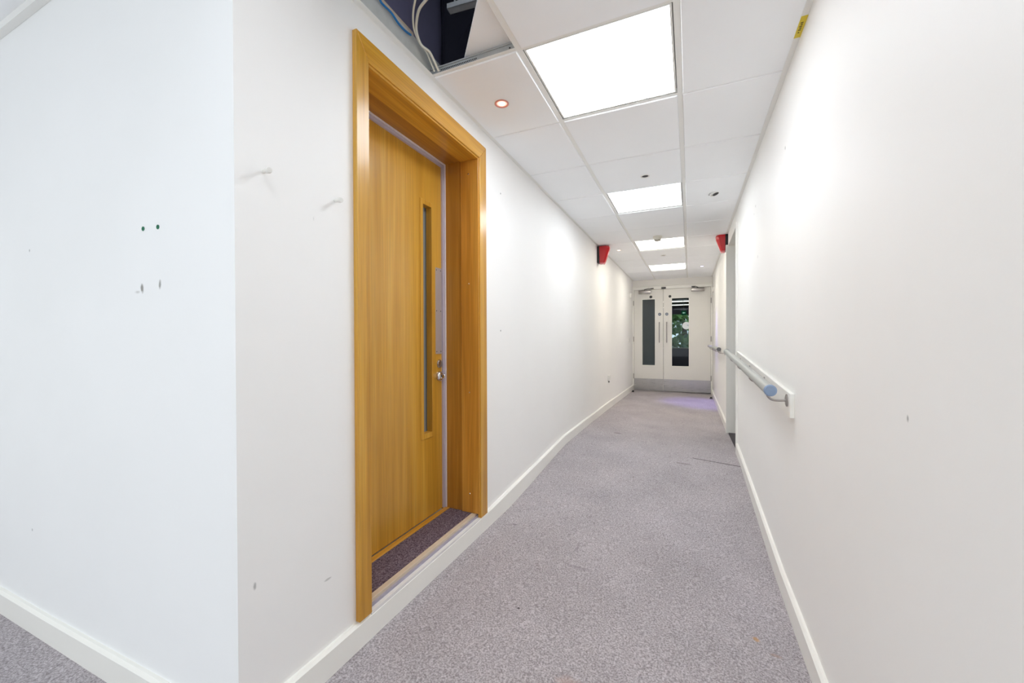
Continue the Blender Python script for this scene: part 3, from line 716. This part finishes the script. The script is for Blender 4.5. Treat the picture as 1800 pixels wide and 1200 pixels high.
# round sticker on the right-hand glass (its edge is cut off by the frame)
bm = bmesh.new(); c = (-.062, .244); r = .074; pts = []
for k in range(40):
    a = 2 * math.pi * k / 40; x = min(c[0] + r * math.cos(a), -.019); pts.append((x, YF + .0185, c[1] + r * math.sin(a)))
poly_extrude(bm, pts, (0, -.0008, 0)); bmesh.ops.remove_doubles(bm, verts=bm.verts, dist=1e-5)
tag(mesh_obj('round_sticker', bm, M['sticker'], LB_), 'white round sticker')
bm = bmesh.new()
for (a, b, z, hh) in ((-.046, -.040, .246, .016), (-.052, -.034, .260, .004), (-.031, -.022, .252, .010), (-.031, -.022, .240, .004)): bbox(bm, a, b, YF + .0167, YF + .0176, z - .006, z - .006 + hh)
mesh_obj('sticker_print', bm, M['railcap'], LB_)

# ------------------------------------------------------------------ space beyond the double doors
FY = 17.0
bm = bmesh.new(); bbox(bm, -6, 5, Y_END + .12, FY + .2, -1.25, -1.12); tag(mesh_obj('floor_far', bm, M['far_floor']), kind='structure')
tag(box('ceiling_far', M['far_ceiling'], (-6, 5, Y_END + .12, FY + .2, CEIL + .03, CEIL + .12)), kind='structure')
bm = bmesh.new(); WX0, WX1, WZ0, WZ1 = -2.6, 4.0, -.38, .96
bbox(bm, -6, WX0, FY, FY + .15, -1.12, CEIL + .03); bbox(bm, WX1, 5, FY, FY + .15, -1.12, CEIL + .03); bbox(bm, WX0, WX1, FY, FY + .15, -1.12, WZ0); bbox(bm, WX0, WX1, FY, FY + .15, WZ1, CEIL + .03)
tag(mesh_obj('wall_far', bm, M['navy']), kind='structure')
for d in ((-6.1, -6, Y_END + .12, FY, -1.12, CEIL + .03), (5, 5.1, Y_END + .12, FY, -1.12, CEIL + .03), (-6, XL, Y_END + .12, Y_END + .2, -1.12, CEIL + .03), (XR, 5, Y_END + .12, Y_END + .2, -1.12, CEIL + .03)):
    box('wall_far', M['navy'], d)['kind'] = 'structure'
tag(box('wall_partition', M['greywall'], (-2.2, -.72, 9.9, 10.0, -1.12, CEIL + .03)), 'grey partition behind the narrower leaf', kind='structure')
W4 = empty('window_4', (.7, FY, WZ0), 'far window with greenery outside, seen through the right door glass', kind='structure')
box('window_frame', M['gloss'], (WX0, WX1, FY - .03, FY + .1, WZ0 - .03, WZ0), W4); box('window_frame', M['navy'], (WX0, WX1, FY + .04, FY + .09, WZ1 - .03, WZ1), W4)
for x in (-1.3, .2, 1.5, 2.8): box('mullion', M['navy'], (x - .025, x + .025, FY + .05, FY + .09, WZ0, WZ1 - .03), W4)
box('pane', M['glass'], (WX0, WX1, FY + .10, FY + .105, WZ0, WZ1 - .03), W4)
for i, (x0, x1, y0, y1) in enumerate(((-1.6, 2.4, 14.0, 14.35), (-.62, 2.4, 15.55, 15.85), (-2.2, -.72, 16.7, 16.95), (-2.1, -.9, 9.1, 9.4))):  # the last strip is out of view, added to brighten the grey partition
    t = empty('strip_light', ((x0 + x1) / 2, (y0 + y1) / 2, CEIL), ('nearest bright strip light seen at the top of the right door glass', 'second strip light seen through the right door glass', 'short far strip light at left in the right door glass', 'strip light just beyond the doors, over the grey partition')[i], 'ceiling light', 'strip lights beyond the double doors')
    box('housing', M['plastic'], (x0, x1, y0, y1, CEIL + .005, CEIL + .029), t); box('diffuser', M['far_light'], (x0 + .02, x1 - .02, y0 + .02, y1 - .02, CEIL - .002, CEIL + .005), t)
ES = empty('exit_sign', (-.19, 14.0, .72), 'small green exit sign with white arrow seen through the door glass', 'sign')
box('sign_box', M['exit'], (-.25, -.10, 13.98, 14.01, .735, .875), ES)
bm = bmesh.new(); poly_extrude(bm, [(-.215, 13.978, .805), (-.185, 13.978, .83), (-.185, 13.978, .814), (-.135, 13.978, .814), (-.135, 13.978, .796), (-.185, 13.978, .796), (-.185, 13.978, .78)], (0, -.003, 0)); mesh_obj('arrow', bm, M['exitw'], ES)
bm = bmesh.new(); tube(bm, [(-.175, 13.995, .875), (-.2, 13.995, CEIL + .03)], .006, 8); mesh_obj('hanger_rod', bm, M['satin'], ES)
# chair-like dark thing by the far wall is only a leaning panel in the photograph
bm = bmesh.new(); poly_extrude(bm, [(.16, 12.0, -1.12), (.62, 12.0, -1.12), (.62, 12.0, -.34), (.50, 12.0, -.34)], (0, .04, 0))
tag(mesh_obj('leaning_panel', bm, M['black']), 'dark slanting panel low in the right door glass', 'panel')
# trees and grass bank outside the far window
def tree(x, y, zb, hgt, rad, seed, label):
    t = empty('tree', (x, y, zb), label, 'tree', 'trees outside the far window')
    bm = bmesh.new(); tube(bm, [(x, y, zb), (x + .1, y, zb + hgt * .5), (x, y + .1, zb + hgt * .8)], [.16, .12, .05], 8); mesh_obj('trunk', bm, M['bark'], t, smooth=True)
    rnd = random.Random(seed); bm = bmesh.new()
    for k in range(1500):
        th = rnd.uniform(0, 6.283); ph = math.acos(rnd.uniform(-1, 1)); r = rad * rnd.uniform(.55, 1) * (1 + .25 * math.sin(3 * th + seed) * math.sin(2 * ph))
        c = Vector((x + r * math.sin(ph) * math.cos(th), y + r * math.sin(ph) * math.sin(th), zb + hgt * .62 + r * .95 * math.cos(ph)))
        a = Vector((rnd.uniform(-1, 1), rnd.uniform(-1, 1), rnd.uniform(-1, 1))).normalized(); b = a.cross(Vector((rnd.uniform(-1, 1), rnd.uniform(-1, 1), rnd.uniform(-1, 1)))).normalized(); s = rnd.uniform(.10, .24)
        vs = [bm.verts.new(c + a * s), bm.verts.new(c + b * s * .5), bm.verts.new(c - a * s), bm.verts.new(c - b * s * .5)]; bm.faces.new(vs)
    o = mesh_obj('foliage', bm, M['leaf'], t); o['kind'] = 'stuff'
TL = ['leftmost tree outside the far window, behind the meeting of the doors', 'tree outside the far window seen in the right door glass', 'tree outside the far window, right of the one in the door glass', 'tall tree farther back outside the far window', 'tall far tree outside the window, hidden by the wider leaf']
for i, (x, y, hgt, rad) in enumerate(((-4.8, 21.2, 4.6, 2.0), (-.3, 21.2, 4.4, 1.9), (3.5, 21.4, 4.6, 1.9), (-2.3, 26.5, 7.4, 2.9), (3.6, 26.8, 7.0, 2.9))):
    tree(x, y, -2.2, hgt, rad, i + 3, TL[i])
tag(box('ground', simple('grass_green', (96, 130, 70), .9, vary=.25, bscale=4), (-14, 14, FY + .2, 34, -2.5, -2.2)), kind='structure')

# ------------------------------------------------------------------ handrails
def rail_thing(name, label, y0, z0, y1, z1, x, bx, brk, board=None, cap='railcap'):
    t = empty(name, (x, y0, z0 - .05), label, 'handrail', 'grey handrails on the right wall')
    bm = bmesh.new(); d = Vector((0, y1 - y0, z1 - z0)).normalized()
    tube(bm, [(x, y0 + .002, z0), (x, y1, z1)], .0235, 24); mesh_obj('rail', bm, M['rail'], t, smooth=True)
    for (yy_, zz_, s) in ((y0, z0, -1), (y1, z1, 1)):
        bm = bmesh.new(); lathe(bm, (x, yy_, zz_), Vector((0, s, 0)), [(.0245, -.006), (.0245, .002), (.020, .006), (0, .007)], 24); mesh_obj('end_cap', bm, M[cap], t, smooth=True)
    if board:
        bm = bmesh.new(); (ya, za, zb_), (yb, zc, zd) = board
        poly_extrude(bm, [(XR - .018, ya, za), (XR - .018, yb, zc), (XR - .018, yb, zd), (XR - .018, ya, zb_)], (.018, 0, 0)); bmesh.ops.bevel(bm, geom=list(bm.edges), offset=.002, segments=1, affect='EDGES')
        tag(mesh_obj('back_board', bm, M['gloss'], t), 'white painted board behind the rail')
    for yb_ in brk:
        zr = z0 + (z1 - z0) * (yb_ - y0) / (y1 - y0); zp = zr - .050
        bm = bmesh.new(); tube(bm, smooth_path([(x, yb_, zr - .022), (x + .001, yb_, zr - .034), (x + .014, yb_, zp + .002), (x + .035, yb_, zp - .002), (bx - .003, yb_, zp)], 5), .0052, 10)
        o = mesh_obj('bracket', bm, M['satin'], t, smooth='all')
        bm = bmesh.new(); lathe(bm, (bx, yb_, zp), (-1, 0, 0), [(.027, 0), (.027, .003), (.022, .005), (.008, .006), (0, .006)], 20); mesh_obj('wall_plate', bm, M['satin'], t, smooth=True)
rail_thing('handrail', 'near sloping grey handrail with blue-grey end cap on a white board', 1.982, -.223, 4.17, -.128, .310, XR - .018, (2.05, 2.62, 3.22, 3.78), ((2.0, -.235, -.338), (4.10, -.120, -.226)))
rail_thing('handrail', 'far level grey handrail beside the double doors', 5.50, -.140, 8.25, -.150, .325, XR, (5.62, 6.35, 7.1, 7.9), cap='darkcap')

# ------------------------------------------------------------------ ceiling and wall fittings
def downlight(x, y, label, ring, face, core=None, r=.036):
    t = empty('downlight', (x, y, CEIL - .008), label, 'downlight')
    zc = CEIL - .006
    bm = bmesh.new(); lathe(bm, (x, y, zc), (0, 0, -1), [(r, 0), (r, .003), (r * .86, .005), (r * .74, .003), (r * .70, 0)], 28); mesh_obj('bezel', bm, ring, t, smooth=True)
    bm = bmesh.new(); lathe(bm, (x, y, zc), (0, 0, -1), [(r * .70, .0005), (r * .45, .0009), (0, .0009)], 28); mesh_obj('lamp', bm, face, t, smooth=True)
    if core:
        bm = bmesh.new(); lathe(bm, (x, y, zc), (0, 0, -1), [(r * .45, .0010), (r * .4, .0016), (0, .0020)], 20); mesh_obj('lamp_core', bm, core, t, smooth=True)
    return t
def spot(x, y, power, color, ang=70):
    l = bpy.data.lights.new('downlight_beam', 'SPOT'); l.energy = power; l.color = color; l.spot_size = math.radians(ang); l.spot_blend = .7; l.shadow_soft_size = .03
    o = bpy.data.objects.new('downlight_beam', l); COL.objects.link(o); o.location = (x, y, CEIL - .015 + H)
downlight(-.866, 1.831, 'glowing round copper-rimmed downlight in the tile above the oak door', M['copper'], M['glow_warm'], M['glow_core'])
spot(-.866, 1.831, 4, (1, .82, .70))
downlight(-.873, 5.522, 'small warm glowing downlight beside the left red sounder', M['plastic'], M['glow_warm'], M['glow_core'], .034)
spot(-.873, 5.522, 5, (1, .60, .45))
downlight(.184, 7.322, 'small violet-white glowing downlight at the far right of the ceiling', M['plastic'], M['glow_blue'], None, .034)
spot(.184, 7.322, 70, (.28, .20, 1), 40)
downlight(-.298, 3.079, 'unlit round fitting with dark centre before the second lit panel', M['plastic'], M['darkmetal'], None, .032)
downlight(-.347, 6.132, 'unlit round fitting between the two farthest lit panels', M['plastic'], M['raw'], None, .036)
# loose, tilted downlight
t = empty('downlight', (.185, 3.676, CEIL - .02), 'unlit loose downlight hanging tilted in the right-hand tiles', 'downlight')
bm = bmesh.new(); ax = Vector((.32, -.15, -1)); lathe(bm, (.185, 3.676, CEIL - .012), ax, [(.036, 0), (.036, .003), (.030, .006), (.024, .003), (.022, -.004)], 24); mesh_obj('bezel', bm, M['plastic'], t, smooth=True)
bm = bmesh.new(); lathe(bm, (.192, 3.676, CEIL - .012), ax, [(.024, .004), (.012, .002), (0, .002)], 20); mesh_obj('lamp', bm, M['darkmetal'], t, smooth=True)
bm = bmesh.new(); tube(bm, smooth_path([(.150, 3.676, CEIL - .006), (.140, 3.670, CEIL - .018), (.158, 3.666, CEIL - .022)], 4), .0022, 6); mesh_obj('spring_clip', bm, M['chrome'], t, smooth=True)
# smoke detector
t = empty('smoke_detector', (-.344, 4.96, CEIL - .06), 'white smoke detector in front of the third lit panel', 'smoke detector')
bm = bmesh.new(); lathe(bm, (-.344, 4.96, CEIL - .006), (0, 0, -1), [(.052, 0), (.052, .012), (.046, .018), (.044, .020)], 28); mesh_obj('base', bm, M['cream'], t, smooth=True)
bm = bmesh.new(); lathe(bm, (-.344, 4.96, CEIL - .026), (0, 0, -1), [(.044, 0), (.042, .016), (.036, .022), (.030, .024), (.028, .034), (.018, .038), (0, .039)], 28); mesh_obj('cover', bm, M['cream'], t, smooth=True)
bm = bmesh.new()
for k in range(10):
    a = k * math.pi / 5; c = Vector((-.344 + .0325 * math.cos(a), 4.96 + .0325 * math.sin(a), CEIL - .054)); bbox(bm, c.x - .003, c.x + .003, c.y - .003, c.y + .003, c.z - .005, c.z + .004)
mesh_obj('vent_slots', bm, M['darkmetal'], t)['kind'] = 'stuff'
# red sounders: wedge bodies that taper downwards
def sounder(side, y, z0, z1, dep, hw, label):
    X0 = XL if side > 0 else XR
    t = empty('sounder', (X0, y, z0), label, 'alarm sounder', 'red sounders high on the corridor walls')
    def P(dx, dy, z): return (X0 + side * dx, y + dy, z)
    bm = bmesh.new(); poly_extrude(bm, [P(0, -hw, z0 + .012), P(0, hw, z0 + .012), P(0, hw, z1), P(0, -hw, z1)], (side * .028, 0, 0)); mesh_obj('back_box', bm, M['black'], t)
    bm = bmesh.new()
    def ring(dx0, dx1, h, ch, z): return [bm.verts.new(P(*q, z)) for q in ((dx0, -h), (dx1 - ch, -h), (dx1, -h + ch), (dx1, h - ch), (dx1 - ch, h), (dx0, h))]
    rs = [ring(.026, dep * .60, hw * .66, .012, z0 + .018), ring(.026, dep * .66, hw * .74, .016, z0 + .034), ring(.026, dep * .97, hw * .98, .03, z1 - .05), ring(.026, dep, hw, .03, z1 - .018), ring(.026, dep * .93, hw * .95, .03, z1)]
    for a, b in zip(rs, rs[1:]):
        for k in range(6): bm.faces.new((a[k], a[(k + 1) % 6], b[(k + 1) % 6], b[k]))
    bm.faces.new(rs[0]); bm.faces.new(rs[-1]); mesh_obj('body', bm, M['red'], t)
    bm = bmesh.new()
    rs = [ring(.030, dep * .56, hw * .58, .010, z0), ring(.028, dep * .59, hw * .64, .012, z0 + .0175)]
    for k in range(6): bm.faces.new((rs[0][k], rs[0][(k + 1) % 6], rs[1][(k + 1) % 6], rs[1][k]))
    bm.faces.new(rs[0]); bm.faces.new(rs[1]); mesh_obj('beacon_lens', bm, M['redlens'], t)
sounder(1, 5.17, .950, 1.172, .155, .055, 'red wedge sounder high on the left wall by the warm downlight')
sounder(-1, 5.235, .985, 1.186, .125, .052, 'red wedge sounder high on the right wall beyond the side opening')
# small boxes near the doors
def small_box(name, d, label, cat, mat='plastic', grp=None): return tag(box(name, M[mat], d, None, .003, 2), label, cat, grp)
small_box('contact_box', (XL + .0005, XL + .028, 8.14, 8.20, .80, .885), 'small white contact box high on the left wall beside the doors', 'contact box')
small_box('contact_box', (XR - .028, XR - .0005, 8.14, 8.20, .84, .925), 'small white contact box high on the right wall beside the doors', 'contact box')
small_box('wall_button', (XL + .0005, XL + .012, 7.95, 8.03, -.075, -.005), 'small white button plate at hand height on the left wall near the doors', 'button')
t = tag(box('socket_box', M['plastic'], (XL + .0005, XL + .022, 5.83, 5.93, -.615, -.535), None, .004, 2), 'white square socket low on the far left wall', 'socket')
box('cable_stub', M['darkmetal'], (XL + .004, XL + .014, 5.87, 5.885, -.640, -.6155), t)
def stop(x, y, label):
    z = floor_z(x, y); t = empty('door_stop', (x, y, z), label, 'door stop')
    bm = bmesh.new(); lathe(bm, (x, y, z), (0, 0, 1), [(.026, 0), (.026, .006), (.018, .010), (.018, .030), (.014, .036), (0, .037)], 18); mesh_obj('rubber_buffer', bm, M['black'], t, smooth=True)
    bm = bmesh.new(); lathe(bm, (x, y, z + .037), (0, 0, 1), [(.007, 0), (.006, .003), (0, .003)], 12); mesh_obj('cap_screw', bm, M['chrome'], t)
stop(-1.025, 8.18, 'dark floor door stop in the left corner by the doors'); stop(.345, 7.95, 'dark floor door stop with bright cap in the right corner by the doors')
# coat pegs on the left wall
def peg(y, z, ang, label):
    t = empty('coat_peg', (XL, y, z), label, 'coat peg', 'white pegs left of the oak door')
    dx, dy, dz = Vector((.55, -.85, -.10)).normalized() if False else Vector((.97, -.2, -.12)).normalized()
    c = Vector((XL, y, z)); d = Vector((dx, dy, dz))
    bm = bmesh.new(); lathe(bm, c, d, [(.0052, -.001), (.0052, .022)], 14); mesh_obj('stem', bm, M['plastic'], t, smooth=True)
    bm = bmesh.new(); lathe(bm, c + d * .022, d, [(.0046, 0), (.0078, .002), (.0084, .012), (.0074, .016), (0, .017)], 16); mesh_obj('knob', bm, M['plastic'], t, smooth=True)
peg(.738, .466, 0, 'white coat peg nearer the corner of the left wall'); peg(.984, .462, 0, 'white coat peg close to the oak architrave')
# wall plugs in the pale wall
for x, z, lab in ((-1.523, .339, 'left one of two green wall plugs in the pale wall'), (-1.442, .335, 'right one of two green wall plugs in the pale wall')):
    bm = bmesh.new(); lathe(bm, (x, Y_NEAR, z), (0, -1, 0), [(.0068, 0), (.0068, .0016), (.0040, .0020), (.0030, .0006), (0, .0006)], 14)
    o = mesh_obj('wall_plug', bm, M['green'], smooth=True); tag(o, lab, 'wall plug', 'green plugs in the pale wall')
# yellow sticker on the right wall angle
bm = bmesh.new(); ya, yb = 1.80, 1.915
bbox(bm, XR - .0245, XR - .001, 1.80, 1.92, CEIL - .0018, CEIL - .0012); bbox(bm, XR - .0020, XR - .0002, 1.80, 1.92, CEIL - .003, CEIL - .0012)
t = tag(mesh_obj('sticker', bm, M['yellow']), 'yellow sticker with dark print on the ceiling edge at right', 'sticker')
bm = bmesh.new()
for k in range(5): bbox(bm, XR - .0165 + (k % 2) * .002, XR - .0075, 1.832 + k * .010, 1.838 + k * .010, CEIL - .0024, CEIL - .0019)
bbox(bm, XR - .015, XR - .010, 1.886, 1.892, CEIL - .0024, CEIL - .0019); mesh_obj('print', bm, M['yink'], t)
